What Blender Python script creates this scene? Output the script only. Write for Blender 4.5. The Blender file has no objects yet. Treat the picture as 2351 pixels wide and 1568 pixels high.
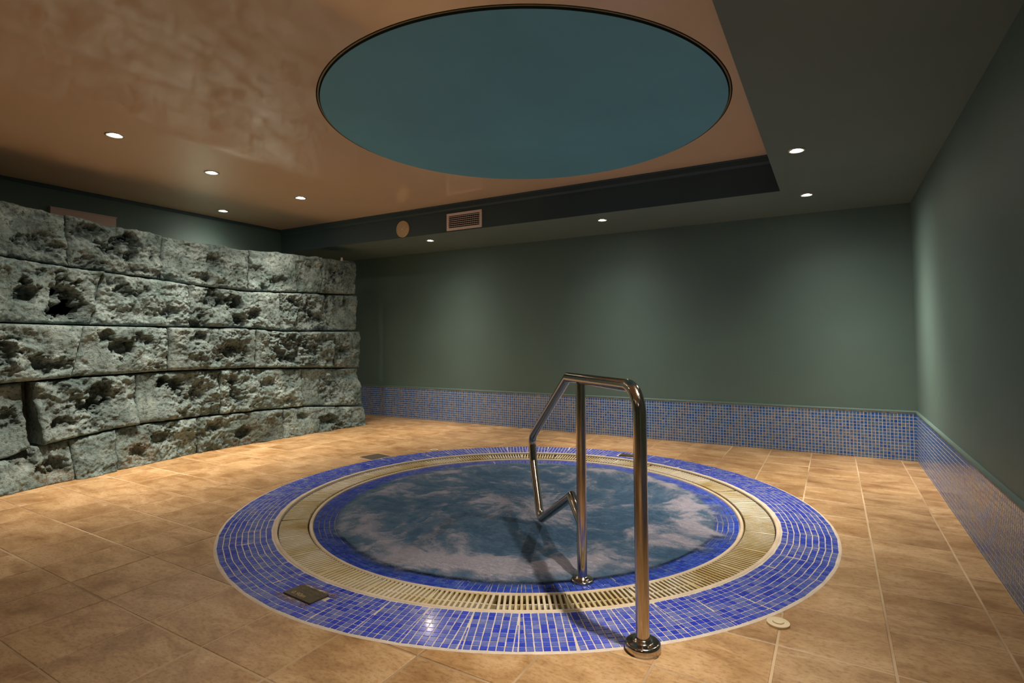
import bpy, math, random
import numpy as np
from mathutils import Vector, Matrix

random.seed(7)
rng = np.random.default_rng(11)
scene = bpy.context.scene
COL = scene.collection
PI = math.pi

# ------------------------------------------------------------------ camera, light, exposure
CAM_H = 1.04
YAW, PITCH, ROLL = 0.516608, 0.042214, -0.0045116
FPX, CPX, CPY = 1270.40, 13.44, -57.04
f_ = Vector((-math.sin(YAW) * math.cos(PITCH), math.cos(YAW) * math.cos(PITCH), math.sin(PITCH)))
r_ = Vector((math.cos(YAW), math.sin(YAW), 0))
u_ = r_.cross(f_)
R_ = r_ * math.cos(ROLL) + u_ * math.sin(ROLL)
U_ = -r_ * math.sin(ROLL) + u_ * math.cos(ROLL)
cam_data = bpy.data.cameras.new('camera')
cam_data.sensor_fit = 'HORIZONTAL'
cam_data.sensor_width = 36.0
cam_data.lens = FPX / 2351 * 36.0
cam_data.shift_x = -CPX / 2351
cam_data.shift_y = CPY / 2351
cam_data.clip_start = 0.05
cam = bpy.data.objects.new('camera', cam_data)
cam.matrix_world = Matrix(((R_.x, U_.x, -f_.x, 0), (R_.y, U_.y, -f_.y, 0), (R_.z, U_.z, -f_.z, CAM_H), (0, 0, 0, 1)))
COL.objects.link(cam)
scene.camera = cam

scene.view_settings.view_transform = 'Standard'
scene.view_settings.look = 'None'
scene.view_settings.gamma = 1.0
scene.view_settings.use_curve_mapping = False
scene.view_settings.exposure = 0.33
world = bpy.data.worlds.new('world')
world.use_nodes = True
world.node_tree.nodes['Background'].inputs[0].default_value = (0.5, 0.6, 0.8, 1)
world.node_tree.nodes['Background'].inputs[1].default_value = 0.02
scene.world = world

SPOT_W = 190.0           # power of every recessed halogen spotlight
BULB = 180.0             # emission of the visible bulb face
LAMP_COL = (1.0, 0.86, 0.70)
CEIL_LAMPS = [(-4.39, 1.951), (-4.65, 2.816), (-4.699, 3.779), (-5.917, 3.722)]
SOFFIT_LAMPS = [(-0.165, 3.796), (-0.154, 5.02), (-1.924, 5.065), (-4.056, 5.078)]

# ------------------------------------------------------------------ dimensions (metres)
XR, YB, ZS, ZC, ZM = 0.609, 5.776, 2.207, 2.505, 0.418
XB, YK, XL, YF = -0.332, 4.789, -6.321, -2.6
CX, CY = -1.772, 3.207
RO = 1.772

# ------------------------------------------------------------------ helpers
def lin(c):
    return tuple(((v / 12.92) if v <= 0.04045 else ((v + 0.055) / 1.055) ** 2.4) for v in c)

def tag(o, label=None, cat=None, group=None, kind=None):
    if label: o['label'] = label
    if cat: o['category'] = cat
    if group: o['group'] = group
    if kind: o['kind'] = kind
    return o

def empty(name, loc=(0, 0, 0), rz=0.0):
    o = bpy.data.objects.new(name, None)
    o.location = loc
    o.rotation_euler = (0, 0, rz)
    o.empty_display_size = 0.05
    COL.objects.link(o)
    return o

def link_mesh(name, me, m=None, parent=None, loc=None):
    o = bpy.data.objects.new(name, me)
    if m is not None and not me.materials: me.materials.append(m)
    COL.objects.link(o)
    if parent is not None: o.parent = parent
    if loc is not None: o.location = loc
    return o

class MB:
    """collects faces for one mesh"""
    def __init__(s): s.v = []; s.f = []; s.sm = []
    def add(s, vs, fs, smooth=False):
        b = len(s.v); s.v.extend([tuple(v) for v in vs])
        s.f.extend([tuple(b + i for i in f) for f in fs]); s.sm.extend([smooth] * len(fs))
    def box(s, x0, x1, y0, y1, z0, z1):
        vs = [(x, y, z) for z in (z0, z1) for y in (y0, y1) for x in (x0, x1)]
        s.add(vs, [(0, 2, 3, 1), (4, 5, 7, 6), (0, 1, 5, 4), (2, 6, 7, 3), (0, 4, 6, 2), (1, 3, 7, 5)])
    def prism(s, poly, z0, z1, bev=0.0):
        """upright prism over a ccw polygon, optional small top bevel, open underneath"""
        n = len(poly)
        if bev > 0:
            cx = sum(p[0] for p in poly) / n; cy = sum(p[1] for p in poly) / n
            ins = []
            for p in poly:
                d = math.hypot(p[0] - cx, p[1] - cy) or 1
                k = max(0.0, 1 - bev * 1.3 / d)
                ins.append((cx + (p[0] - cx) * k, cy + (p[1] - cy) * k))
            vs = [(p[0], p[1], z0) for p in poly] + [(p[0], p[1], z1 - bev) for p in poly] + [(p[0], p[1], z1) for p in ins]
            fs = [(i, (i + 1) % n, n + (i + 1) % n, n + i) for i in range(n)]
            fs += [(n + i, n + (i + 1) % n, 2 * n + (i + 1) % n, 2 * n + i) for i in range(n)]
            fs += [tuple(range(2 * n, 3 * n))]
        else:
            vs = [(p[0], p[1], z0) for p in poly] + [(p[0], p[1], z1) for p in poly]
            fs = [(i, (i + 1) % n, n + (i + 1) % n, n + i) for i in range(n)] + [tuple(range(n, 2 * n))]
        s.add(vs, fs)
    def lathe(s, prof, c=(0, 0, 0), seg=48, smooth=True, axis='z', closed=False):
        n = len(prof); vs = []
        for i in range(seg):
            a = 2 * PI * i / seg
            for (r, z) in prof:
                if axis == 'z': vs.append((c[0] + r * math.cos(a), c[1] + r * math.sin(a), c[2] + z))
                else: vs.append((c[0] + r * math.cos(a), c[1] - z, c[2] + r * math.sin(a)))   # axis y, pointing to -y
        fs = []
        m = n if closed else n - 1
        for i in range(seg):
            j = (i + 1) % seg
            for k in range(m):
                k2 = (k + 1) % n
                fs.append((i * n + k, j * n + k, j * n + k2, i * n + k2))
        s.add(vs, fs, smooth)
    def mesh(s, name):
        me = bpy.data.meshes.new(name)
        me.from_pydata(s.v, [], s.f)
        me.polygons.foreach_set('use_smooth', s.sm)
        me.update()
        return me
    def build(s, name, m=None, parent=None, loc=None):
        return link_mesh(name, s.mesh(name), m, parent, loc)

def disc_prof(r, z0, z1, bev):
    p = [(0.0001, z0), (r, z0), (r, z1 - bev)]
    for k in range(1, 5):
        a = k / 4 * PI / 2
        p.append((r - bev + bev * math.cos(a), z1 - bev + bev * math.sin(a)))
    p.append((0.0001, z1))
    return p

# ---- vectorised noise
_perm = rng.permutation(256); _perm = np.concatenate([_perm, _perm, _perm])
_g = np.array([(1,1,0),(-1,1,0),(1,-1,0),(-1,-1,0),(1,0,1),(-1,0,1),(1,0,-1),(-1,0,-1),(0,1,1),(0,-1,1),(0,1,-1),(0,-1,-1)], float)
def perlin(P):
    P = np.asarray(P, float); I = np.floor(P).astype(int); F = P - I; I &= 255
    W = F * F * F * (F * (F * 6 - 15) + 10)
    out = 0
    for dx in (0, 1):
        for dy in (0, 1):
            for dz in (0, 1):
                h = _perm[_perm[_perm[(I[:, 0] + dx) & 255] + ((I[:, 1] + dy) & 255)] + ((I[:, 2] + dz) & 255)] % 12
                g = _g[h]
                d = g[:, 0] * (F[:, 0] - dx) + g[:, 1] * (F[:, 1] - dy) + g[:, 2] * (F[:, 2] - dz)
                w = (W[:, 0] if dx else 1 - W[:, 0]) * (W[:, 1] if dy else 1 - W[:, 1]) * (W[:, 2] if dz else 1 - W[:, 2])
                out = out + w * d
    return out
def fbm(P, octv=4, gain=0.5, ridged=False):
    a = 1.0; s = 0; t = 0; P = np.asarray(P, float)
    for i in range(octv):
        n = perlin(P * (2.03 ** i) + 17.3 * i)
        s = s + a * ((1 - 2 * np.abs(n) * 1.4) if ridged else n); t += a; a *= gain
    return s / t
def worley(P):
    P = np.asarray(P, float); I = np.floor(P).astype(int); best = np.full(len(P), 9.0)
    for dx in (-1, 0, 1):
        for dy in (-1, 0, 1):
            for dz in (-1, 0, 1):
                c = I + (dx, dy, dz)
                h = _perm[_perm[_perm[c[:, 0] & 255] + (c[:, 1] & 255)] + (c[:, 2] & 255)]
                o = np.stack([_perm[h], _perm[h + 71], _perm[h + 151]], 1) / 255.0
                best = np.minimum(best, ((c + o - P) ** 2).sum(1))
    return np.sqrt(best)

# ------------------------------------------------------------------ materials
def new_mat(name):
    m = bpy.data.materials.new(name); m.use_nodes = True
    nt = m.node_tree
    return m, nt, nt.nodes, nt.links, nt.nodes['Principled BSDF']

def simple(name, col, rough=0.5, metal=0.0, spec=0.5, coat=0.0):
    m, nt, N, L, b = new_mat(name)
    b.inputs['Base Color'].default_value = (*col, 1)
    b.inputs['Roughness'].default_value = rough
    b.inputs['Metallic'].default_value = metal
    b.inputs['Specular IOR Level'].default_value = spec
    b.inputs['Coat Weight'].default_value = coat
    return m

def noise_node(N, L, coord, scale, detail=4, rough=0.55, dist=0.0):
    n = N.new('ShaderNodeTexNoise')
    n.inputs['Scale'].default_value = scale; n.inputs['Detail'].default_value = detail
    n.inputs['Roughness'].default_value = rough; n.inputs['Distortion'].default_value = dist
    L.new(coord, n.inputs['Vector'])
    return n
def ramp(N, L, fac, stops):
    r = N.new('ShaderNodeValToRGB'); e = r.color_ramp.elements
    while len(e) < len(stops): e.new(0.5)
    for k, (p, c) in enumerate(stops):
        e[k].position = p; e[k].color = (*c, 1) if len(c) == 3 else c
    L.new(fac, r.inputs['Fac'])
    return r
def mixc(N, L, fac, a, b, mode='MIX'):
    m = N.new('ShaderNodeMix'); m.data_type = 'RGBA'; m.blend_type = mode
    for idx, v in ((0, fac), (6, a), (7, b)):
        if hasattr(v, 'is_output'): L.new(v, m.inputs[idx])
        elif idx == 0: m.inputs[0].default_value = v
        else: m.inputs[idx].default_value = (*v, 1)
    return m.outputs[2]
def mathn(N, L, op, a, b=None, clamp=False):
    m = N.new('ShaderNodeMath'); m.operation = op; m.use_clamp = clamp
    for i, v in enumerate((a, b)):
        if v is None: continue
        if hasattr(v, 'is_output'): L.new(v, m.inputs[i])
        else: m.inputs[i].default_value = v
    return m.outputs[0]
def bump(N, L, height, strength, dist, b):
    n = N.new('ShaderNodeBump'); n.inputs['Strength'].default_value = strength; n.inputs['Distance'].default_value = dist
    L.new(height, n.inputs['Height']); L.new(n.outputs[0], b.inputs['Normal'])
    return n
def scaled(N, L, out, sc):
    mp = N.new('ShaderNodeMapping'); mp.inputs['Scale'].default_value = sc
    L.new(out, mp.inputs['Vector']); return mp.outputs[0]
def wpos(N):
    return N.new('ShaderNodeNewGeometry').outputs['Position']

# painted teal walls
def wall_paint(name, col, rough=0.55):
    m, nt, N, L, b = new_mat(name)
    p = wpos(N)
    n = noise_node(N, L, p, 1.1, 3)
    r = ramp(N, L, n.outputs['Fac'], [(0.3, tuple(c * 0.92 for c in col)), (0.7, tuple(c * 1.06 for c in col))])
    L.new(r.outputs[0], b.inputs['Base Color'])
    b.inputs['Roughness'].default_value = rough
    b.inputs['Specular IOR Level'].default_value = 0.3
    n2 = noise_node(N, L, p, 160, 2)
    bump(N, L, n2.outputs['Fac'], 0.12, 0.002, b)
    return m
M_WALL = wall_paint('teal_wall_paint', (0.112, 0.180, 0.170))
M_SOFFIT = wall_paint('teal_soffit_paint', (0.135, 0.190, 0.185))
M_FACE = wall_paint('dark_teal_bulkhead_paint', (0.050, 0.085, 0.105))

# glossy stretched ceiling
m, nt, N, L, b = new_mat('glossy_cream_ceiling'); M_CEIL = m
n = noise_node(N, L, wpos(N), 0.7, 3)
r = ramp(N, L, n.outputs['Fac'], [(0.3, (0.68, 0.52, 0.36)), (0.7, (0.74, 0.56, 0.40))])
L.new(r.outputs[0], b.inputs['Base Color'])
b.inputs['Roughness'].default_value = 0.075; b.inputs['IOR'].default_value = 1.7
n2 = noise_node(N, L, wpos(N), 2.2, 2)
bump(N, L, n2.outputs['Fac'], 0.05, 0.02, b)

M_DISC = wall_paint('blue_disc_fabric', (0.135, 0.40, 0.56), 0.6)
M_OLIVE = simple('olive_ribbed_profile', (0.20, 0.17, 0.09), 0.5)
M_BLACK = simple('black_gap', (0.006, 0.006, 0.008), 0.8)

# floor stoneware
m, nt, N, L, b = new_mat('sand_stoneware_tile'); M_TILE = m
p = wpos(N); oi = N.new('ShaderNodeObjectInfo'); rnd = oi.outputs['Random']
cmb = N.new('ShaderNodeCombineXYZ'); L.new(mathn(N, L, 'MULTIPLY', rnd, 37.0), cmb.inputs[2])
va = N.new('ShaderNodeVectorMath'); va.operation = 'ADD'; L.new(p, va.inputs[0]); L.new(cmb.outputs[0], va.inputs[1])
n1 = noise_node(N, L, scaled(N, L, va.outputs[0], (1.6, 3.6, 1)), 2.4, 7, 0.66, 0.8)
n2 = noise_node(N, L, va.outputs[0], 3.2, 4, 0.6, 0.4)
n3 = noise_node(N, L, scaled(N, L, va.outputs[0], (5, 10, 1)), 9, 6, 0.75)
r1 = ramp(N, L, n1.outputs['Fac'], [(0.30, (0.35, 0.205, 0.085)), (0.50, (0.53, 0.35, 0.175)), (0.70, (0.66, 0.475, 0.275))])
r2 = ramp(N, L, n2.outputs['Fac'], [(0.36, (0.74, 0.64, 0.50)), (0.58, (1.0, 1.0, 1.0))])
c1 = mixc(N, L, 0.8, r1.outputs[0], r2.outputs[0], 'MULTIPLY')
r3 = ramp(N, L, n3.outputs['Fac'], [(0.34, (0.55, 0.44, 0.32)), (0.52, (1, 1, 1))])
c2 = mixc(N, L, 0.75, c1, r3.outputs[0], 'MULTIPLY')
rr = ramp(N, L, rnd, [(0.0, (0.90, 0.88, 0.86)), (1.0, (1.08, 1.06, 1.04))])
c3 = mixc(N, L, 1.0, c2, rr.outputs[0], 'MULTIPLY')
L.new(c3, b.inputs['Base Color'])
rg = ramp(N, L, n2.outputs['Fac'], [(0.3, (0.30, 0.30, 0.30)), (0.7, (0.46, 0.46, 0.46))])
L.new(rg.outputs[0], b.inputs['Roughness'])
bump(N, L, n3.outputs['Fac'], 0.30, 0.003, b)

def grout_mat(name, a, bcol, scale=14):
    m, nt, N, L, b = new_mat(name)
    n = noise_node(N, L, wpos(N), scale, 4)
    r = ramp(N, L, n.outputs['Fac'], [(0.35, a), (0.65, bcol)])
    L.new(r.outputs[0], b.inputs['Base Color']); b.inputs['Roughness'].default_value = 0.7
    n2 = noise_node(N, L, wpos(N), 220, 2); bump(N, L, n2.outputs['Fac'], 0.3, 0.002, b)
    return m
M_GROUT = grout_mat('floor_grout', (0.30, 0.19, 0.10), (0.74, 0.58, 0.38), 0.9)
M_RGROUT = grout_mat('pool_grout', (0.58, 0.52, 0.46), (0.72, 0.65, 0.58))
M_WGROUT = grout_mat('wall_grout', (0.46, 0.46, 0.48), (0.58, 0.57, 0.58))
M_LIP = grout_mat('pale_rim', (0.60, 0.50, 0.37), (0.72, 0.62, 0.48), 8)

def glass_tile(name, stops, rough=0.18, coat=0.3, cloud=0.5):
    m, nt, N, L, b = new_mat(name)
    oi = N.new('ShaderNodeObjectInfo'); ge = N.new('ShaderNodeNewGeometry')
    s = mathn(N, L, 'FRACT', mathn(N, L, 'ADD', oi.outputs['Random'], ge.outputs['Random Per Island']))
    nz = noise_node(N, L, ge.outputs['Position'], 3.0, 2)
    s2 = mathn(N, L, 'ADD', mathn(N, L, 'MULTIPLY', s, 1 - cloud * 0.5), mathn(N, L, 'MULTIPLY', mathn(N, L, 'SUBTRACT', nz.outputs['Fac'], 0.25), cloud), True)
    r = ramp(N, L, s2, stops)
    r.color_ramp.interpolation = 'LINEAR'
    n = noise_node(N, L, ge.outputs['Position'], 90, 3)
    rr = ramp(N, L, n.outputs['Fac'], [(0.3, (0.8, 0.8, 0.8)), (0.7, (1.12, 1.12, 1.12))])
    L.new(mixc(N, L, 1.0, r.outputs[0], rr.outputs[0], 'MULTIPLY'), b.inputs['Base Color'])
    b.inputs['Roughness'].default_value = rough
    b.inputs['Coat Weight'].default_value = coat
    b.inputs['Coat Roughness'].default_value = 0.08
    bump(N, L, n.outputs['Fac'], 0.15, 0.002, b)
    return m
M_BLUE = glass_tile('cobalt_glass_tile', [(0.0, (0.022, 0.045, 0.52)), (0.25, (0.045, 0.080, 0.66)), (0.5, (0.090, 0.140, 0.62)), (0.8, (0.16, 0.21, 0.60)), (1.0, (0.25, 0.28, 0.56))])
M_DEEPBLUE = glass_tile('deep_blue_glass_tile', [(0.0, (0.03, 0.075, 0.55)), (0.4, (0.06, 0.13, 0.72)), (0.8, (0.12, 0.21, 0.72)), (1.0, (0.19, 0.28, 0.66))])
M_WMOS = glass_tile('mixed_blue_wall_tile', [(0.0, (0.008, 0.085, 0.44)), (0.3, (0.020, 0.135, 0.48)), (0.5, (0.045, 0.165, 0.42)), (0.68, (0.080, 0.18, 0.36)), (0.9, (0.14, 0.20, 0.32)), (1.0, (0.30, 0.26, 0.25))], 0.2, 0.3, 0.35)

# ivory overflow grate
m, nt, N, L, b = new_mat('ivory_plastic'); M_IVORY = m
n = noise_node(N, L, wpos(N), 2.6, 4, 0.6, 0.5)
r = ramp(N, L, n.outputs['Fac'], [(0.34, (0.48, 0.34, 0.12)), (0.46, (0.64, 0.54, 0.32)), (0.60, (0.76, 0.70, 0.56))])
L.new(r.outputs[0], b.inputs['Base Color']); b.inputs['Roughness'].default_value = 0.35
n2 = noise_node(N, L, wpos(N), 150, 2); bump(N, L, n2.outputs['Fac'], 0.2, 0.002, b)
m, nt, N, L, b = new_mat('stained_gutter'); M_GUTTER = m
n = noise_node(N, L, wpos(N), 7, 4, 0.6, 0.5)
r = ramp(N, L, n.outputs['Fac'], [(0.34, (0.10, 0.07, 0.025)), (0.5, (0.22, 0.15, 0.05)), (0.65, (0.30, 0.26, 0.17))])
L.new(r.outputs[0], b.inputs['Base Color']); b.inputs['Roughness'].default_value = 0.35

# steel of the handrail
m, nt, N, L, b = new_mat('polished_steel'); M_STEEL = m
n = noise_node(N, L, scaled(N, L, wpos(N), (60, 60, 3)), 4, 4)
r = ramp(N, L, n.outputs['Fac'], [(0.3, (0.40, 0.35, 0.30)), (0.7, (0.56, 0.50, 0.44))])
L.new(r.outputs[0], b.inputs['Base Color'])
b.inputs['Metallic'].default_value = 1.0
rg = ramp(N, L, n.outputs['Fac'], [(0.3, (0.10, 0.10, 0.10)), (0.7, (0.2, 0.2, 0.2))])
L.new(rg.outputs[0], b.inputs['Roughness'])

# stone blocks
def stone_mat(name, k=1.0):
    m, nt, N, L, b = new_mat(name)
    p = wpos(N); oi = N.new('ShaderNodeObjectInfo')
    n1 = noise_node(N, L, p, 5, 6, 0.6, 0.3)
    n2 = noise_node(N, L, p, 34, 5, 0.7)
    n3 = noise_node(N, L, p, 2.4, 3, 0.6)
    r1 = ramp(N, L, n1.outputs['Fac'], [(0.30, (0.105 * k, 0.160 * k, 0.160 * k)), (0.5, (0.225 * k, 0.305 * k, 0.305 * k)), (0.72, (0.40 * k, 0.50 * k, 0.50 * k))])
    pit_shade_blotch = N.new('ShaderNodeAttribute'); pit_shade_blotch.attribute_name = 'pit_shade_blotch'  # painted shade of pits and hollows, plus the black blotches
    c = mixc(N, L, pit_shade_blotch.outputs['Fac'], r1.outputs[0], (0.022, 0.034, 0.031))
    r2 = ramp(N, L, n2.outputs['Fac'], [(0.34, (0.18, 0.19, 0.17)), (0.50, (1, 1, 1))])
    c = mixc(N, L, 0.85, c, r2.outputs[0], 'MULTIPLY')
    # rusty, earthy stains close to the floor
    sx = N.new('ShaderNodeSeparateXYZ'); L.new(p, sx.inputs[0])
    low = mathn(N, L, 'SUBTRACT', 1.0, mathn(N, L, 'MULTIPLY', sx.outputs[2], 1.9), True)
    st = ramp(N, L, n3.outputs['Fac'], [(0.46, (0, 0, 0)), (0.60, (1, 1, 1))])
    st2 = ramp(N, L, n2.outputs['Fac'], [(0.42, (1, 1, 1)), (0.58, (0, 0, 0))])
    fst = mathn(N, L, 'MULTIPLY', mathn(N, L, 'MULTIPLY', st.outputs[0], low), st2.outputs[0])
    c = mixc(N, L, mathn(N, L, 'MULTIPLY', fst, 0.75), c, (0.17, 0.095, 0.035))
    rr = ramp(N, L, oi.outputs['Random'], [(0, (0.82, 0.82, 0.80)), (1, (1.12, 1.12, 1.10))])
    c = mixc(N, L, 1.0, c, rr.outputs[0], 'MULTIPLY')
    L.new(c, b.inputs['Base Color'])
    b.inputs['Roughness'].default_value = 0.85; b.inputs['Specular IOR Level'].default_value = 0.25
    hs = mathn(N, L, 'ADD', mathn(N, L, 'MULTIPLY', n2.outputs['Fac'], 0.6), noise_node(N, L, p, 90, 4, 0.7).outputs['Fac'])
    bump(N, L, hs, 1.0, 0.012, b)
    return m
M_STONE = stone_mat('rough_pale_limestone')
M_MORTAR = grout_mat('dark_mortar', (0.07, 0.085, 0.075), (0.15, 0.175, 0.155), 9)

M_WHITE = simple('white_plastic', (0.86, 0.74, 0.72), 0.4)
M_CREAMGR = simple('cream_speaker_grille', (0.66, 0.50, 0.30), 0.5)
M_CAP = simple('ivory_cap', (0.70, 0.60, 0.42), 0.45)
M_PINKD = simple('dim_vent_blade', (0.30, 0.24, 0.22), 0.6)
M_PINK = simple('pale_pink_panel', (0.60, 0.46, 0.42), 0.5)
M_TRIM = simple('spotlight_trim', (0.70, 0.66, 0.62), 0.25, 0.7)
m, nt, N, L, b = new_mat('dark_metal_plate'); M_PLATE = m
n = noise_node(N, L, wpos(N), 30, 5, 0.7)
r = ramp(N, L, n.outputs['Fac'], [(0.35, (0.035, 0.028, 0.015)), (0.65, (0.10, 0.078, 0.04))])
L.new(r.outputs[0], b.inputs['Base Color']); b.inputs['Roughness'].default_value = 0.42; b.inputs['Metallic'].default_value = 0.3
M_LETTER = simple('worn_brass_lettering', (0.42, 0.34, 0.15), 0.4, 0.2)
M_FAINT = simple('faded_lettering', (0.17, 0.13, 0.06), 0.5)
m = bpy.data.materials.new('bulb_glow'); m.use_nodes = True; M_BULB = m
nt = m.node_tree; nt.nodes.clear()
em = nt.nodes.new('ShaderNodeEmission'); em.inputs[0].default_value = (1.0, 0.87, 0.72, 1); em.inputs[1].default_value = BULB
ou = nt.nodes.new('ShaderNodeOutputMaterial'); nt.links.new(em.outputs[0], ou.inputs[0])

# ------------------------------------------------------------------ room shell
def plate_with_hole(c, R, x0, x1, y0, y1, z0, z1, seg=128):
    """rectangular plate with a round hole"""
    mb = MB(); inner = []; outer = []
    angs = sorted(set([2 * PI * i / seg for i in range(seg)] + [math.atan2(y - c[1], x - c[0]) % (2 * PI) for x in (x0, x1) for y in (y0, y1)]))
    for a in angs:
        ca, sa = math.cos(a), math.sin(a)
        t = min([((x1 if ca > 0 else x0) - c[0]) / ca if abs(ca) > 1e-9 else 1e9, ((y1 if sa > 0 else y0) - c[1]) / sa if abs(sa) > 1e-9 else 1e9])
        inner.append((c[0] + R * ca, c[1] + R * sa)); outer.append((c[0] + t * ca, c[1] + t * sa))
    n = len(angs)
    vs = [(*p, z) for z in (z0, z1) for p in inner] + [(*p, z) for z in (z0, z1) for p in outer]
    I0, I1, O0, O1 = 0, n, 2 * n, 3 * n
    fs = []
    for i in range(n):
        j = (i + 1) % n
        fs += [(I1 + i, O1 + i, O1 + j, I1 + j), (I0 + i, I0 + j, O0 + j, O0 + i), (I0 + i, I1 + i, I1 + j, I0 + j), (O0 + i, O0 + j, O1 + j, O1 + i)]
    mb.add(vs, fs)
    return mb

floor = plate_with_hole((CX, CY), 1.783, XL - 0.1, XR + 0.1, YF - 0.1, YB + 0.1, -0.12, -0.0016).build('floor', M_GROUT)
tag(floor, kind='structure')
ceiling = plate_with_hole((CX, CY), 1.312, XL - 0.1, XB + 0.05, YF - 0.1, YK + 0.05, ZC, ZC + 0.12).build('ceiling', M_CEIL)
tag(ceiling, kind='structure')

def wall(name, args, mat_=None):
    mb = MB(); mb.box(*args); o = mb.build(name, mat_ or M_WALL); tag(o, kind='structure'); return o
wall_back = wall('wall_back', (XL - 0.2, XR + 0.2, YB, YB + 0.2, -0.12, ZC + 0.12))
wall_right = wall('wall_right', (XR, XR + 0.2, YF, YB, -0.12, ZC + 0.12))
wall_left = wall('wall_left', (XL - 0.2, XL, YF, YB, -0.12, ZC + 0.12))
wall_front = wall('wall_front', (XL - 0.2, XR + 0.2, YF - 0.2, YF, -0.12, ZC + 0.12))

# lowered L-shaped bulkhead along the back and right walls
soff = empty('trim_1'); tag(soff, kind='structure')
mb = MB()
z = ZS
P = [(XL, YK), (XB, YK), (XB, YF), (XR, YF), (XR, YB), (XL, YB)]
vs = [(x, y, z) for x, y in P]
mb.add(vs, [(0, 5, 4, 1), (1, 4, 3, 2)])
o = mb.build('soffit', M_SOFFIT, soff)
mb = MB()
mb.add([(XL, YK, ZS), (XB, YK, ZS), (XB, YK, ZC + 0.1), (XL, YK, ZC + 0.1)], [(0, 1, 2, 3)])
mb.add([(XB, YF, ZS), (XB, YK, ZS), (XB, YK, ZC + 0.1), (XB, YF, ZC + 0.1)], [(0, 1, 2, 3)])
mb.add([(XL, YK, ZC + 0.1), (XB, YK, ZC + 0.1), (XR, YB, ZC + 0.1), (XL, YB, ZC + 0.1)], [(0, 1, 2, 3)])
mb.add([(XB, YF, ZC + 0.1), (XB, YK, ZC + 0.1), (XR, YB, ZC + 0.1), (XR, YF, ZC + 0.1)], [(0, 1, 2, 3)])
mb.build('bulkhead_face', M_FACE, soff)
# cornice below the glossy ceiling
mb = MB()
prof = [(0.0, ZC), (-0.030, ZC), (-0.030, ZC - 0.008), (-0.022, ZC - 0.012), (-0.022, ZC - 0.052), (-0.010, ZC - 0.070), (0.0, ZC - 0.072)]
vs = [(x, YK + py, pz) for x in (XL, XB) for py, pz in prof]; n = len(prof)
mb.add(vs, [(k, k + 1, n + k + 1, n + k) for k in range(n - 1)])
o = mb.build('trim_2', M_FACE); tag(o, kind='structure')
mb = MB()
prof = [(0.0, ZC), (-0.022, ZC), (-0.022, ZC - 0.012), (-0.012, ZC - 0.03), (0.0, ZC - 0.032)]
vs = [(XB + px, y, pz) for y in (YF, YK) for px, pz in prof]; n = len(prof)
mb.add(vs, [(k, n + k, n + k + 1, k + 1) for k in range(n - 1)])
vs = [(XL - px, y, pz) for y in (YF, YK) for px, pz in prof]
mb.add(vs, [(k, n + k, n + k + 1, k + 1) for k in range(n - 1)])
o = mb.build('trim_3', M_FACE); tag(o, kind='structure')

# ------------------------------------------------------------------ wall mosaic bands
PW = 0.0274
def wall_mosaic(parent, along, face, a0, a1, normal, name_bed):
    """bed + one joined field of little tiles"""
    T = 0.010; rows = 15
    bed = MB(); f1 = face + normal * T
    def bx(m, s0, s1, n0, n1, z0, z1):
        lo, hi = min(n0, n1), max(n0, n1)
        if along == 'x': m.box(s0, s1, lo, hi, z0, z1)
        else: m.box(lo, hi, s0, s1, z0, z1)
    bx(bed, a0, a1, face, f1, 0.0, ZM - 0.012)
    bed.build('grout_bed', M_WGROUT, parent)
    led = MB()
    f2 = face + normal * 0.016
    prof = [(face, ZM + 0.006), (face + normal * 0.010, ZM + 0.002), (f2, ZM - 0.004), (f2, ZM - 0.013), (face, ZM - 0.013)]
    vs = [((s, q, z) if along == 'x' else (q, s, z)) for s in (a0, a1) for q, z in prof]
    n = len(prof)
    led.add(vs, [(k, k + 1, n + k + 1, n + k) for k in range(n - 1)])
    led.build('ledge', M_WALL, parent)
    V = []; F = []
    cols = int((a1 - a0) / PW) + 1
    g = 0.0020
    gm = MB()
    for r in range(-1, rows):
        z0 = r * PW + 0.014; z1 = z0 + PW
        z0 = max(z0, 0.0)
        if z1 <= 0.004: continue
        if z1 - z0 < 0.005: continue
        for c in range(cols):
            s1 = a1 - c * PW - 0.004; s0 = s1 - PW
            if s0 < a0: continue
            j = [random.uniform(-0.0006, 0.0006) for _ in range(4)]
            q0, q1, y0, y1 = s0 + g + j[0], s1 - g + j[1], z0 + g + j[2], min(z1 - g + j[3], ZM - 0.014)
            if y1 - y0 < 0.004: continue
            t0, t1 = f1 - normal * 0.001, f1 + normal * 0.0009
            e = 0.0012
            if along == 'x':
                vs = [(q0, t0, y0), (q1, t0, y0), (q1, t0, y1), (q0, t0, y1), (q0 + e, t1, y0 + e), (q1 - e, t1, y0 + e), (q1 - e, t1, y1 - e), (q0 + e, t1, y1 - e)]
            else:
                vs = [(t0, q1, y0), (t0, q0, y0), (t0, q0, y1), (t0, q1, y1), (t1, q1 - e, y0 + e), (t1, q0 + e, y0 + e), (t1, q0 + e, y1 - e), (t1, q1 - e, y1 - e)]
                if normal < 0: vs = [vs[i] for i in (1, 0, 3, 2, 5, 4, 7, 6)]
            gm.add(vs, [(4, 5, 6, 7), (0, 1, 5, 4), (1, 2, 6, 5), (2, 3, 7, 6), (3, 0, 4, 7)])
    o = gm.build('mosaic_tile_field', M_WMOS, parent)
    tag(o, kind='stuff')
wall_mosaic(wall_back, 'x', YB, XL, XR, -1, 'b')
wall_mosaic(wall_right, 'y', XR, -1.2, YB - 0.01, -1, 'r')

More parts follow.
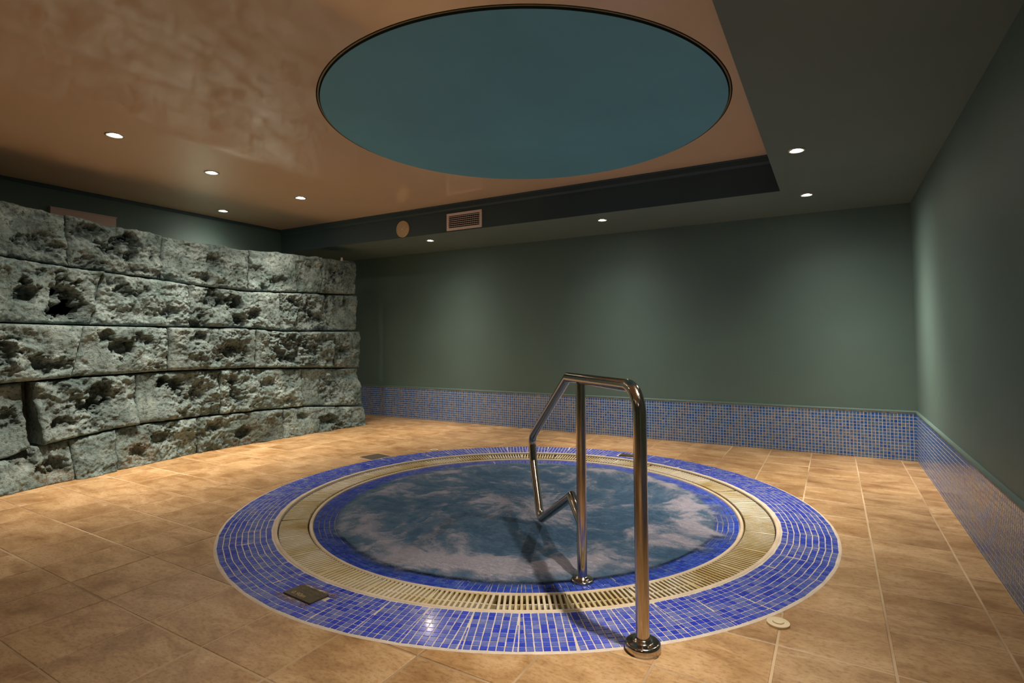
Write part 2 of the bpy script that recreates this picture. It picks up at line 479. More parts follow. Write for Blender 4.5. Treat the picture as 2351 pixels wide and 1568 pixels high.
# ------------------------------------------------------------------ floor tiles
XLINES = [0.82, 0.484, 0.147, -0.191, -0.526, -0.870, -1.217, -1.548, -1.898, -2.236, -2.575, -2.895, -3.205, -3.532, -3.862, -4.178, -4.512, -4.85, -5.18, -5.51, -5.84, -6.17, -6.50]
def yline(k, x): return 2.106 + 0.3335 * k - 0.019 * x
def clip_half(poly, a, b_, c):
    """keep a*x+b*y<=c"""
    out = []
    for i in range(len(poly)):
        p, q = poly[i], poly[(i + 1) % len(poly)]
        dp, dq = a * p[0] + b_ * p[1] - c, a * q[0] + b_ * q[1] - c
        if dp <= 0: out.append(p)
        if (dp < 0 < dq) or (dq < 0 < dp):
            t = dp / (dp - dq); out.append((p[0] + (q[0] - p[0]) * t, p[1] + (q[1] - p[1]) * t))
    return out
def outside_disc(poly, R):
    ds = []
    pts = []
    n = len(poly)
    for i in range(n):
        p, q = poly[i], poly[(i + 1) % n]
        for k in range(24):
            t = k / 24; pts.append((p[0] + (q[0] - p[0]) * t, p[1] + (q[1] - p[1]) * t))
    ins = [math.hypot(x - CX, y - CY) < R for x, y in pts]
    if not any(ins): return poly
    if all(ins): return None
    m = len(pts)
    st = next(i for i in range(m) if not ins[i] and ins[i - 1])
    seq = [pts[(st + i) % m] for i in range(m)]; si = [ins[(st + i) % m] for i in range(m)]
    keep = [seq[i] for i in range(m) if not si[i]]
    a1 = math.atan2(keep[-1][1] - CY, keep[-1][0] - CX); a0 = math.atan2(keep[0][1] - CY, keep[0][0] - CX)
    d = (a0 - a1 + PI) % (2 * PI) - PI
    arc = [(CX + R * math.cos(a1 + d * k / 10), CY + R * math.sin(a1 + d * k / 10)) for k in range(11)]
    # drop points on straight runs
    out = []
    src = keep + arc
    for i in range(len(src)):
        a, b_, c = src[i - 1], src[i], src[(i + 1) % len(src)]
        cr = (b_[0] - a[0]) * (c[1] - b_[1]) - (b_[1] - a[1]) * (c[0] - b_[0])
        if abs(cr) > 1e-8: out.append(b_)
    return out if len(out) >= 3 else None
def poly_area(p): return 0.5 * abs(sum(p[i - 1][0] * p[i][1] - p[i][0] * p[i - 1][1] for i in range(len(p))))
def photo_px(x, y, z=0.0):
    d = Vector((x, y, z - CAM_H)); w = d.dot(f_)
    if w < 0.2: return None
    return (1175.5 + CPX + FPX * d.dot(R_) / w, 784 + CPY - FPX * d.dot(U_) / w, w)

tiles = []
SIGN2 = [(-3.702, 3.633), (-3.511, 3.594), (-3.474, 3.799), (-3.659, 3.828)]
for i in range(len(XLINES) - 1):
    x1, x0 = XLINES[i], XLINES[i + 1]
    for k in range(-14, 12):
        g = 0.0040
        poly = [(x0 + g, yline(k, x0) + g), (x1 - g, yline(k, x1) + g), (x1 - g, yline(k + 1, x1) - g), (x0 + g, yline(k + 1, x0) - g)]
        poly = clip_half(poly, 1, 0, XR - 0.012); 
        if len(poly) < 3: continue
        poly = clip_half(poly, 0, 1, YB - 0.012)
        if len(poly) < 3: continue
        poly = clip_half(poly, 0, -1, -YF)
        if len(poly) < 3: continue
        poly = clip_half(poly, -1, 0, -XL)
        if len(poly) < 3 or poly_area(poly) < 0.0015: continue
        poly = outside_disc(poly, 1.787)
        if poly is None or poly_area(poly) < 0.0008: continue
        cx = sum(p[0] for p in poly) / len(poly); cy = sum(p[1] for p in poly) / len(poly)
        px = photo_px(cx, cy); size = 0
        if px and -120 < px[0] < 2471 and px[1] < 1700:
            size = poly_area(poly) * FPX * FPX * CAM_H / px[2] ** 3
            if cx < -5.05: size *= 0.01
        tiles.append((size, poly))
tiles.sort(key=lambda t: -t[0])
field = MB()
for idx, (size, poly) in enumerate(tiles):
    if idx < 290 and size > 60:
        cx = sum(p[0] for p in poly) / len(poly); cy = sum(p[1] for p in poly) / len(poly)
        mb = MB(); mb.prism([(p[0] - cx, p[1] - cy) for p in poly], -0.006, 0.0 + random.uniform(-0.0006, 0.0006), 0.0018)
        mb.build('floor_tile', M_TILE, floor, (cx, cy, 0))
    else:
        field.prism(poly, -0.006, 0.0, 0.0018)
o = field.build('floor_tile_field', M_TILE, floor); tag(o, kind='stuff')

# ------------------------------------------------------------------ pool
NSEG = 54; PITCH_T = 0.0286
def ring_tiles(r_in, rows, pitch, zf, skip=None):
    """straight little sheets laid around a circle, cut where they meet; returns tile polygons with height"""
    out = []
    half = PI / NSEG
    for s in range(NSEG):
        a = (s + 0.5) * 2 * PI / NSEG + math.radians(-68.6)
        ca, sa = math.cos(a), math.sin(a)
        off = random.uniform(-0.5, 0.5) * PITCH_T
        for r in range(rows):
            v0 = r_in + r * pitch + 0.0018; v1 = r_in + (r + 1) * pitch - 0.0018
            wmax = v1 * math.tan(half)
            k0 = int(wmax / PITCH_T) + 2
            for k in range(-k0, k0 + 1):
                u0 = k * PITCH_T + off + 0.0018; u1 = (k + 1) * PITCH_T + off - 0.0018
                poly = [(v0, u0), (v1, u0), (v1, u1), (v0, u1)]
                th = math.tan(half)
                poly = clip_half(poly, -th, 1, -0.0022)
                if len(poly) < 3: continue
                poly = clip_half(poly, -th, -1, -0.0022)
                if len(poly) < 3: continue
                if poly_area(poly) < 0.00009: continue
                jit = [(random.uniform(-0.0007, 0.0007), random.uniform(-0.0007, 0.0007)) for _ in poly]
                P = [(CX + (v + jv) * ca - (u + ju) * sa, CY + (v + jv) * sa + (u + ju) * ca) for (v, u), (jv, ju) in zip(poly, jit)]
                c = (sum(p[0] for p in P) / len(P), sum(p[1] for p in P) / len(P))
                if skip and skip(*c): continue
                out.append((P, [zf(math.hypot(x - CX, y - CY)) for x, y in P]))
    return out
def tile_mesh(mb, P, Z, c, th=0.0018, e=0.0007):
    n = len(P)
    cx = sum(p[0] for p in P) / n; cy = sum(p[1] for p in P) / n
    top = []
    for p, z in zip(P, Z):
        d = math.hypot(p[0] - cx, p[1] - cy); k = max(0.3, 1 - e * 1.4 / d)
        top.append((cx + (p[0] - cx) * k - c[0], cy + (p[1] - cy) * k - c[1], z + th - c[2]))
    bot = [(p[0] - c[0], p[1] - c[1], z - 0.001 - c[2]) for p, z in zip(P, Z)]
    mb.add(bot + top, [tuple(range(n, 2 * n))] + [(i, (i + 1) % n, n + (i + 1) % n, n + i) for i in range(n)])
def lay_tiles(T, mat_, parent, limit):
    scored = []
    for P, Z in T:
        cx = sum(p[0] for p in P) / len(P); cy = sum(p[1] for p in P) / len(P)
        px = photo_px(cx, cy)
        scored.append((-poly_area(P) / px[2] ** 3 if px else 0, P, Z, cx, cy))
    scored.sort(key=lambda t: t[0])
    rest = MB()
    for i, (s, P, Z, cx, cy) in enumerate(scored):
        if i < limit:
            c = (cx, cy, sum(Z) / len(Z)); mb = MB(); tile_mesh(mb, P, Z, c)
            mb.build('mosaic_tile', mat_, parent, c)
        else: tile_mesh(rest, P, Z, (0, 0, 0))
    if rest.v:
        o = rest.build('mosaic_tile_field', mat_, parent); tag(o, kind='stuff')

# plates set into the surround
def quad_in(x, y, q):
    return all((q[(i + 1) % 4][0] - q[i][0]) * (y - q[i][1]) - (q[(i + 1) % 4][1] - q[i][1]) * (x - q[i][0]) > 0 for i in range(4))
S1C, S1A = (-1.899, 1.577), math.radians(-5.0)
def in_plate1(x, y, mx=0.0, my=0.0):
    dx, dy = x - S1C[0], y - S1C[1]
    u = dx * math.cos(S1A) + dy * math.sin(S1A); v = -dx * math.sin(S1A) + dy * math.cos(S1A)
    return abs(u) < 0.088 + mx and abs(v) < 0.045 + my

surround = empty('mosaic_surround', (CX, CY, 0)); surround_inv = (CX, CY, 0)
tag(surround, 'flat ring of cobalt blue mosaic around the whirlpool outside the slatted grate', 'paving')
def child_at(parent_empty, o):
    o.location = Vector(o.location) - parent_empty.location
mb = MB(); mb.lathe([(1.486, -0.14), (1.486, -0.004), (1.488, -0.0005), (1.507, 0.0010), (1.510, 0.0005), (1.778, 0.0005), (1.786, -0.002), (1.786, -0.14)], (0, 0, 0), 216, False)
mb.build('grout_bed', M_RGROUT, surround)
mb = MB(); mb.lathe([(1.487, -0.030), (1.487, 0.0012), (1.4895, 0.0026), (1.504, 0.0026), (1.506, 0.0012), (1.506, 0.0)], (0, 0, 0), 216, True)
mb.build('rim', M_LIP, surround)
class Off:   # parents live at the pool centre
    pass
def skip_outer(x, y): return in_plate1(x, y, 0.006, 0.006) or quad_in(x, y, SIGN2) or quad_in(x, y, [(-1.70, 4.77), (-1.50, 4.77), (-1.50, 4.89), (-1.70, 4.89)])
T = ring_tiles(1.513, 9, 0.0288, lambda r: 0.0005, skip_outer)
T = [([(x - CX, y - CY) for x, y in P], Z) for P, Z in T]
_old = photo_px
def photo_px_pool(x, y, z=0.0): return _old(x + CX, y + CY, z)
photo_px = photo_px_pool
lay_tiles(T, M_BLUE, surround, 300)

# whirlpool basin
SH0, SH1 = 1.300, 1.148
def shelf_z(r): return -0.0245 - 0.015 * (SH0 - r) / (SH0 - SH1)
pool = empty('whirlpool', (CX, CY, 0))
tag(pool, 'round sunken whirlpool tub lined with deep blue mosaic under the bubbling water', 'pool')
mb = MB(); mb.lathe([(1.322, -0.14), (1.322, -0.022), (1.319, -0.0165), (1.314, -0.0145), (1.306, -0.0155), (1.302, -0.021), (1.300, -0.034)], (0, 0, 0), 216, True)
mb.build('rim', M_LIP, pool)
mb = MB(); mb.lathe([(1.300, -0.0305), (1.148, shelf_z(1.148) - 0.0005), (1.140, -0.053), (1.138, -0.50), (1.10, -0.52), (0.80, -0.53), (0.79, -0.90), (0.001, -0.90)], (0, 0, 0), 144, False)
mb.build('basin_shell', M_RGROUT, pool)
mb = MB(); mb.lathe([(1.152, shelf_z(1.152) + 0.0005), (1.146, shelf_z(1.146) + 0.006), (1.137, shelf_z(1.14) + 0.004), (1.135, -0.062)], (0, 0, 0), 144, True)
mb.build('step_edge', M_LIP, pool)
# riser tiles below the shelf edge
mb = MB()
NR = 252
for row in range(8):
    for k in range(NR):
        a0 = 2 * PI * (k + 0.08) / NR; a1 = 2 * PI * (k + 0.92) / NR
        zt = -0.098 - row * 0.0286; zb = zt - 0.0245; rr_ = 1.135
        p = [(math.cos(a) * rr_, math.sin(a) * rr_) for a in (a0, a1)]
        mb.add([(p[0][0], p[0][1], zb), (p[1][0], p[1][1], zb), (p[1][0], p[1][1], zt), (p[0][0], p[0][1], zt)], [(3, 2, 1, 0)])
o = mb.build('riser_tile_field', M_DEEPBLUE, pool); tag(o, kind='stuff')
T = ring_tiles(1.153, 5, 0.0290, lambda r: shelf_z(min(r, SH0)))
FX, FY = -0.994, 2.319
T = [([(x - CX, y - CY) for x, y in P], Z) for P, Z in T]
lay_tiles(T, M_DEEPBLUE, pool, 300)

# gutter and grate
gutter = empty('overflow_channel', (CX, CY, 0))
tag(gutter, 'ring of ivory slatted overflow grating around the whirlpool over a stained gutter', 'grate')
mb = MB(); mb.lathe([(1.4815, -0.014), (1.484, -0.115), (1.324, -0.115), (1.3235, -0.02)], (0, 0, 0), 144, True)
mb.build('gutter', M_GUTTER, gutter)
NS, PER = 31, 13
slats = []
R0, R1 = 1.330, 1.481
for s in range(NS):
    a = 2 * PI * (s + 0.5) / NS + math.radians(-65.7)
    ca, sa = math.cos(a), math.sin(a)
    gap = random.random() < 0.22
    skew = random.uniform(-0.02, 0.02)
    for k in range(PER):
        if gap and k == PER - 1: continue
        u = (k - (PER - 1) / 2) * 0.0222
        sk = u * 0.060 + skew * 0.02
        slats.append((ca, sa, u, u + sk * 1.0, s))
def slat_geo(mb, ca, sa, u, u2, c=(0, 0, 0)):
    w = 0.0056; z1 = -0.0115; z0 = -0.034
    vi = math.sqrt(R0 * R0 - u * u); vo = math.sqrt(R1 * R1 - u2 * u2)
    rowsP = []
    def pt(v, uu, z): return (v * ca - uu * sa - c[0], v * sa + uu * ca - c[1], z - c[2])
    vs = []
    for (v, uu) in ((vi, u), (vi + 0.004, u), (vo - 0.004, u2), (vo, u2)):
        ww = w * (0.55 if v in (vi, vo) else 1.0)
        vs += [pt(v, uu - ww * 0.55, z0), pt(v, uu - ww, z1 - 0.0015), pt(v, uu - ww * 0.72, z1), pt(v, uu + ww * 0.72, z1), pt(v, uu + ww, z1 - 0.0015), pt(v, uu + ww * 0.55, z0)]
    fs = []
    for q in range(3):
        for e in range(6):
            e2 = (e + 1) % 6
            fs.append((q * 6 + e, q * 6 + e2, (q + 1) * 6 + e2, (q + 1) * 6 + e))
    fs += [(5, 4, 3, 2, 1, 0), (18, 19, 20, 21, 22, 23)]
    mb.add(vs, fs)
def slat_score(sl):
    ca, sa, u, u2, s = sl; v = 1.41
    px = photo_px(v * ca - u * sa, v * sa + u * ca)
    return -1 / px[2] ** 2
slats.sort(key=slat_score)
rest = MB()
for i, sl in enumerate(slats):
    ca, sa, u, u2, s = sl
    if i < 300:
        c = (1.41 * ca - u * sa, 1.41 * sa + u * ca, -0.0115)
        mb = MB(); slat_geo(mb, ca, sa, u, u2, c); mb.build('slat', M_IVORY, gutter, c)
    else: slat_geo(rest, ca, sa, u, u2)
o = rest.build('slat_run', M_IVORY, gutter); tag(o, kind='stuff')
# pins that link the slats of one section
for s in range(NS):
    a = 2 * PI * (s + 0.5) / NS + math.radians(-65.7); ca, sa = math.cos(a), math.sin(a)
    mb = MB(); h = PER / 2 * 0.0222 - 0.004
    q = [(1.402, -h), (1.409, -h), (1.409, h), (1.402, h)]
    c = (1.405 * ca, 1.405 * sa)
    mb.add([(v * ca - u * sa - c[0], v * sa + u * ca - c[1], zz) for zz in (-0.046, -0.0165) for v, u in q],
           [(4, 5, 6, 7), (0, 1, 5, 4), (1, 2, 6, 5), (2, 3, 7, 6), (3, 0, 4, 7)])
    mb.build('link_bar', M_IVORY, gutter, (c[0], c[1], 0))

# ------------------------------------------------------------------ water
m, nt, N, L, b = new_mat('bubbling_water'); M_WATER = m
tc = N.new('ShaderNodeTexCoord').outputs['Object']
fo = N.new('ShaderNodeAttribute'); fo.attribute_name = 'foam'
cl = N.new('ShaderNodeAttribute'); cl.attribute_name = 'clear'
nd = noise_node(N, L, tc, 14, 5, 0.65, 0.8)
nf = noise_node(N, L, tc, 70, 3, 0.6)
ns = noise_node(N, L, scaled(N, L, tc, (1.0, 2.2, 1)), 26, 6, 0.72, 1.6)
foam = mathn(N, L, 'ADD', fo.outputs['Fac'], mathn(N, L, 'MULTIPLY', mathn(N, L, 'SUBTRACT', nd.outputs['Fac'], 0.5), 0.7))
foam = mathn(N, L, 'ADD', foam, mathn(N, L, 'MULTIPLY', mathn(N, L, 'SUBTRACT', ns.outputs['Fac'], 0.5), 0.7))
rf = ramp(N, L, foam, [(0.08, (0.090, 0.19, 0.34)), (0.34, (0.14, 0.255, 0.42)), (0.58, (0.27, 0.345, 0.50)), (0.92, (0.58, 0.57, 0.72))])
rf2 = ramp(N, L, nf.outputs['Fac'], [(0.3, (0.88, 0.88, 0.88)), (0.7, (1.08, 1.08, 1.08))])
L.new(mixc(N, L, 1.0, rf.outputs[0], rf2.outputs[0], 'MULTIPLY'), b.inputs['Base Color'])
rrg = ramp(N, L, foam, [(0.3, (0.05, 0.05, 0.05)), (0.7, (0.4, 0.4, 0.4))]); L.new(rrg.outputs[0], b.inputs['Roughness'])
b.inputs['Specular IOR Level'].default_value = 0.5
b.inputs['IOR'].default_value = 1.33
hh = mathn(N, L, 'ADD', mathn(N, L, 'ADD', nd.outputs['Fac'], ns.outputs['Fac']), mathn(N, L, 'MULTIPLY', nf.outputs['Fac'], 0.25))
bp = bump(N, L, hh, 0.85, 0.03, b)
tr = N.new('ShaderNodeBsdfTransparent'); tr.inputs[0].default_value = (0.94, 0.97, 1.0, 1)
bw = N.new('ShaderNodeBump'); bw.inputs['Strength'].default_value = 0.12; bw.inputs['Distance'].default_value = 0.02; L.new(hh, bw.inputs['Height'])
gl = N.new('ShaderNodeBsdfGlossy'); gl.inputs['Roughness'].default_value = 0.04; L.new(bw.outputs[0], gl.inputs['Normal'])
fr = N.new('ShaderNodeFresnel'); fr.inputs[0].default_value = 1.33; L.new(bw.outputs[0], fr.inputs['Normal'])
mx = N.new('ShaderNodeMixShader'); L.new(fr.outputs[0], mx.inputs[0]); L.new(tr.outputs[0], mx.inputs[1]); L.new(gl.outputs[0], mx.inputs[2])
mx2 = N.new('ShaderNodeMixShader')
veil = mathn(N, L, 'MULTIPLY', cl.outputs['Fac'], mathn(N, L, 'SUBTRACT', 1.25, mathn(N, L, 'MULTIPLY', foam, 1.25)), True)
L.new(veil, mx2.inputs[0]); L.new(b.outputs[0], mx2.inputs[1]); L.new(mx.outputs[0], mx2.inputs[2])
L.new(mx2.outputs[0], N['Material Output'].inputs['Surface'])

nr, na = 150, 420
rad = np.concatenate([[0.0], np.linspace(0.006, 1.3005, nr)])
A = np.arange(na) * 2 * PI / na
Rg, Ag = np.meshgrid(rad[1:], A, indexing='ij')
Rf = np.concatenate([[0.0], Rg.ravel()]); Af = np.concatenate([[0.0], Ag.ravel()])
X = Rf * np.cos(Af); Y = Rf * np.sin(Af)
sm = lambda e0, e1, x: (lambda t: t * t * (3 - 2 * t))(np.clip((x - e0) / (e1 - e0), 0, 1))
P2 = np.stack([X, Y, np.zeros_like(X)], 1)
wx = fbm(P2 * 1.7 + 3.1, 4); wy = fbm(P2 * 1.7 + 40.7, 4)
# swirl around the upwelling centre
jx, jy = 0.12, -0.10
ang = np.arctan2(Y - jy, X - jx); rj = np.hypot(X - jx, Y - jy)
sw = 1.1 * np.exp(-rj / 0.6)
Q = np.stack([rj * np.cos(ang + sw) * 1.0 + wx * 0.55, rj * np.sin(ang + sw) + wy * 0.55, np.zeros_like(X)], 1)
base = fbm(Q * 3.4 + 5.0, 6, 0.6)
rid = fbm(Q * 2.6 + 11.0, 5, 0.55, True)
streak = fbm(np.stack([np.cos(ang + sw * 0.6 + 0.5 * wx) * 13, np.sin(ang + sw * 0.6 + 0.5 * wy) * 13, rj * 2.4], 1), 5, 0.6)
ringf = np.exp(-((Rf + 0.16 * wx - 1.03) / 0.10) ** 2)
amod = 0.45 + 0.55 * np.clip(0.5 + 1.6 * fbm(np.stack([np.cos(Af) * 1.3, np.sin(Af) * 1.3, Af * 0 + 2.2], 1), 3), 0, 1)
# the band is widest towards the near-right side and behind the handrail
da = (Af - math.radians(-62) + PI) % (2 * PI) - PI
front = np.exp(-(da / 0.75) ** 2)
da2 = (Af - math.radians(10) + PI) % (2 * PI) - PI
right = np.exp(-(da2 / 0.6) ** 2)
da3 = (Af - math.radians(165) + PI) % (2 * PI) - PI
left = np.exp(-(da3 / 0.6) ** 2)
foamv = 0.10 + 0.95 * base + 0.55 * (rid - 0.35) + 0.32 * np.exp(-(rj / 0.50) ** 2) + 0.60 * streak
foamv += ringf * (0.42 * amod + 0.45 * front + 0.35 * right)
foamv += left * np.exp(-((Rf - 0.85) / 0.22) ** 2) * 0.22
foamv += np.exp(-((Rf - 1.12) / 0.09) ** 2) * (front * 0.25 + right * (0.30 * np.clip(streak * 3 + 0.4, 0, 1)))
foamv += 0.10
near = (0.5 - 0.5 * np.cos(Af - math.radians(119))) ** 2
clearv = sm(1.142, 1.172, Rf - 0.024 * near + 0.03 * np.minimum(wx, 0))
foamv = foamv * (1 - 0.85 * sm(1.14, 1.28, Rf + 0.14 * wx - 0.06 * front - 0.06 * right))
foamv = np.clip(foamv, 0, 1.1)
amp = 0.012 * (1 - sm(1.02, 1.24, Rf))
Zw = -0.0215 + amp * (2.0 * base + 1.0 * fbm(Q * 7 + 1.0, 3)) + 0.012 * np.exp(-(rj / 0.5) ** 2) + 0.010 * ringf * (1 - sm(1.05, 1.2, Rf)) + 0.0012 * fbm(P2 * 16, 3)
V = np.stack([X, Y, Zw], 1)
F = []
for j in range(na): F.append((0, 1 + j, 1 + (j + 1) % na))
idx = 1 + np.arange(nr * na).reshape(nr, na)
a_ = idx[:-1]; b__ = idx[1:]; a2 = np.roll(a_, -1, 1); b2 = np.roll(b__, -1, 1)
F += [tuple(q) for q in np.stack([a_, b__, b2, a2], -1).reshape(-1, 4).tolist()]
me = bpy.data.meshes.new('water'); me.from_pydata(V.tolist(), [], F)
me.polygons.foreach_set('use_smooth', [True] * len(F))
for nm, arr in (('foam', foamv), ('clear', clearv)):
    at = me.attributes.new(nm, 'FLOAT', 'POINT'); at.data.foreach_set('value', arr.astype(np.float32))
water = link_mesh('water', me, M_WATER, None, (CX, CY, 0))
tag(water, 'churning teal and blue whirlpool water with pale pinkish foam filling the tub', 'water')


# ------------------------------------------------------------------ handrail
B0 = Vector((-0.579, 1.858, 0)); DIR = Vector((-0.66905, 0.74321, 0)); NRM = Vector((0.74321, 0.66905, 0))
rail = empty('handrail', B0)
tag(rail, 'bent stainless steel grab rail with two posts standing at the near edge of the pool', 'handrail')
def bent_path(pts, radii, nseg=8):
    out = [pts[0]]
    for i in range(1, len(pts) - 1):
        p0, p1, p2 = (np.array(q, float) for q in (pts[i - 1], pts[i], pts[i + 1]))
        a = (p0 - p1) / np.linalg.norm(p0 - p1); c = (p2 - p1) / np.linalg.norm(p2 - p1)
        r = radii[i]
        if r <= 0: out.append(tuple(p1)); continue
        th = math.acos(np.clip(a @ c, -1, 1)); t = r / math.tan(th / 2)
        bis = (a + c) / np.linalg.norm(a + c); cen = p1 + bis * (r / math.sin(th / 2))
        s_, e_ = p1 + a * t, p1 + c * t
        v0, v1 = s_ - cen, e_ - cen
        w = math.acos(np.clip(v0 @ v1 / (r * r), -1, 1))
        for k in range(nseg + 1):
            f = k / nseg
            out.append(tuple(cen + (math.sin((1 - f) * w) * v0 + math.sin(f * w) * v1) / math.sin(w)))
    out.append(pts[-1]); return out
def tube(mb, path, r, seg=28):
    n = len(path); vs = []
    for i, (s, z) in enumerate(path):
        if i == 0: d = np.array(path[1]) - path[0]; k = 1
        elif i == n - 1: d = np.array(path[-1]) - path[-2]; k = 1
        else:
            a = np.array(path[i]) - path[i - 1]; c = np.array(path[i + 1]) - path[i]
            a = a / np.linalg.norm(a); c = c / np.linalg.norm(c); d = a + c
            k = 1 / max(0.35, math.sqrt((1 + a @ c) / 2))
        d = d / np.linalg.norm(d); nn = np.array([-d[1], d[0]])
        for q in range(seg):
            t = 2 * PI * q / seg
            off = nn * (r * k * math.cos(t)); sd = r * math.sin(t)
            p = DIR * (s + off[0]) + Vector((0, 0, z + off[1])) + NRM * sd
            vs.append(tuple(p))
    fs = [(i * seg + q, i * seg + (q + 1) % seg, (i + 1) * seg + (q + 1) % seg, (i + 1) * seg + q) for i in range(n - 1) for q in range(seg)]
    mb.add(vs, fs, True)
    mb.add([vs[q] for q in range(seg)], [tuple(range(seg))]); mb.add([vs[(n - 1) * seg + q] for q in range(seg)], [tuple(range(seg))[::-1]])
TR = 0.0232
mb = MB(); tube(mb, bent_path([(0, 0.0), (0.0, 0.877), (0.80, 0.860)], [0, 0.095, 0], 10), TR); mb.build('post', M_STEEL, rail)
mb = MB(); tube(mb, bent_path([(0.80, 0.860), (0.812, 0.858), (1.545, 0.448), (1.505, 0.28)], [0, 0.0, 0.07, 0], 6), TR); mb.build('bar', M_STEEL, rail)
mb = MB(); tube(mb, bent_path([(1.512, 0.31), (1.345, 0.012), (0.765, 0.300), (0.622, 0.225)], [0, 0.055, 0.0, 0], 8), TR)
mb.build('bar', M_STEEL, rail)
mb = MB(); tube(mb, [(0.6203, -0.035), (0.6203, 0.845)], TR * 0.96); mb.build('post', M_STEEL, rail)
def flange(loc, R, h, tilt=None):
    mb = MB()
    pr = [(TR - 0.002, 0), (R, 0), (R, h * 0.66)] + [(R - h * 0.34 * (1 - math.cos(t)), h * 0.66 + h * 0.34 * math.sin(t)) for t in (PI / 6, PI / 3, PI / 2)] + [(TR + 0.012, h), (TR + 0.006, h + 0.003), (TR + 0.003, h + 0.010), (TR - 0.001, h + 0.011)]
    mb.lathe(pr, (0, 0, 0), 56); return mb.build('flange', M_STEEL, rail, loc)
flange((0, 0, 0.0), 0.060, 0.030)
sp = DIR * 0.6203; flange((sp.x, sp.y, -0.052), 0.053, 0.034)

# ------------------------------------------------------------------ stone partition
XF = -5.20
def lerp_pts(pts, y): return float(np.interp(y, [p[0] for p in pts], [p[1] for p in pts]))
TOP = [(-3, 2.08), (1.593, 2.081), (1.846, 2.062), (2.251, 2.02), (2.601, 2.017), (2.71, 1.996), (3.486, 1.99), (4.473, 2.03), (5.10, 2.05)]
J5 = [(-3, 1.70), (1.604, 1.67), (2.022, 1.635), (2.719, 1.598), (3.092, 1.57), (3.566, 1.554), (4.527, 1.6), (5.1, 1.616)]
J4 = [(-3, 1.18), (1.618, 1.182), (2.21, 1.174), (2.765, 1.172), (3.524, 1.175), (3.985, 1.147), (5.1, 1.16)]
J3 = [(-3, 0.70), (1.629, 0.739), (2.058, 0.759), (2.773, 0.774), (3.628, 0.763), (4.684, 0.715), (5.15, 0.694)]
J2 = [(-3, 0.2), (1.643, 0.221), (1.789, 0.274), (2.322, 0.326), (2.517, 0.335), (3.266, 0.329), (4.239, 0.306), (5.15, 0.219)]
J1 = [(-3, 0.0), (6, 0.0)]
BASE = [(-3, -4.80), (1.0, -4.80), (1.538, -4.845), (1.852, -4.96), (2.192, -5.015), (2.627, -5.10), (3.144, -5.165), (3.695, -5.15), (4.235, -5.13), (4.904, -5.04), (5.1, -5.05)]
def face_x(y, z):
    b = lerp_pts(BASE, y) - XF
    t = min(max((0.62 - z) / 0.62, 0), 1)
    return XF + b * t
# (y-left bottom, y-left top, y-right bottom, y-right top, lower joint, upper joint, out, roughness, hollows)
BL = []
def row(bounds, lo, hi, outs, hol):
    for i in range(len(bounds) - 1):
        (b0, t0), (b1, t1) = bounds[i], bounds[i + 1]
        BL.append((b0, t0, b1, t1, lo, hi, outs[i % len(outs)], hol.get(i, [])))
row([(1.25, 1.22), (2.03, 2.00), (2.725, 2.72), (3.575, 3.60), (4.515, 4.525), (5.062, 5.055)], J5, TOP, [-0.03, -0.018, -0.035, -0.03, -0.02],
    {0: [(1.86, 1.80, .16, .07, .05)], 1: [(2.38, 1.83, .13, .09, .07), (2.47, 1.90, .07, .06, .05), (2.15, 1.93, .10, .07, .05), (2.18, 1.66, .10, .07, .04)], 2: [(3.1, 1.66, .10, .05, .03)], 3: [(3.95, 1.68, .12, .07, .03), (4.2, 1.75, .06, .2, .02)], 4: [(4.72, 1.88, .09, .09, .03), (4.76, 1.74, .08, .06, .025)]})
row([(1.25, 1.23), (2.185, 2.26), (2.975, 2.99), (3.965, 3.960), (5.078, 5.07)], J4, J5, [-0.015, -0.02, -0.008, -0.02],
    {0: [(1.77, 1.42, .07, .10, .08), (2.03, 1.40, .10, .15, .10), (2.00, 1.28, .10, .07, .06), (1.84, 1.57, .04, .04, .04)], 1: [(2.42, 1.47, .07, .06, .04), (2.80, 1.30, .06, .06, .04)],
     2: [(3.20, 1.46, .10, .09, .06), (3.38, 1.44, .09, .07, .08), (3.62, 1.33, .08, .08, .04), (3.45, 1.26, .07, .05, .04)], 3: [(4.15, 1.48, .10, .06, .05), (4.32, 1.44, .12, .12, .05), (4.45, 1.30, .08, .06, .04), (4.62, 1.45, .03, .22, .035), (4.88, 1.52, .04, .07, .04)]})
row([(1.25, 1.22), (2.05, 2.13), (2.778, 2.775), (3.645, 3.650), (4.681, 4.670)], J3, J4, [0.03, 0.02, 0.026, 0.02],
    {0: [(1.65, 0.98, .07, .12, .06), (1.92, .88, .12, .08, .05)], 1: [(2.40, .98, .10, .08, .06), (2.55, 1.06, .10, .06, .04), (2.28, 1.08, .06, .05, .04)],
     2: [(3.35, .98, .07, .06, .04), (3.45, .90, .10, .08, .04), (3.05, 1.08, .10, .04, .03)], 3: [(4.05, .95, .22, .16, .05), (4.35, 0.93, .10, .10, .03)]})
row([(4.70, 4.69), (5.119, 5.105)], J3, J4, [0.015], {0: [(4.8, .9, .09, .08, .03)]})
row([(1.25, 1.22), (1.775, 1.775)], J2, J3, [-0.03], {0: [(1.66, .5, .06, .10, .05)]})
row([(1.835, 1.825), (2.523, 2.528), (3.265, 3.272), (4.225, 4.225), (5.106, 5.10)], J2, J3, [0.03, 0.01, 0.014, -0.01],
    {0: [(2.17, .52, .14, .06, .06), (2.22, .60, .08, .12, .04), (1.98, .42, .10, .05, .05)], 1: [(2.85, .65, .10, .06, .06), (3.0, .52, .13, .08, .04), (2.75, .68, .05, .05, .05)],
     2: [(3.42, .53, .07, .10, .05), (3.40, .66, .07, .05, .04), (3.8, .60, .12, .05, .03)], 3: [(4.6, .45, .12, .12, .03)]})
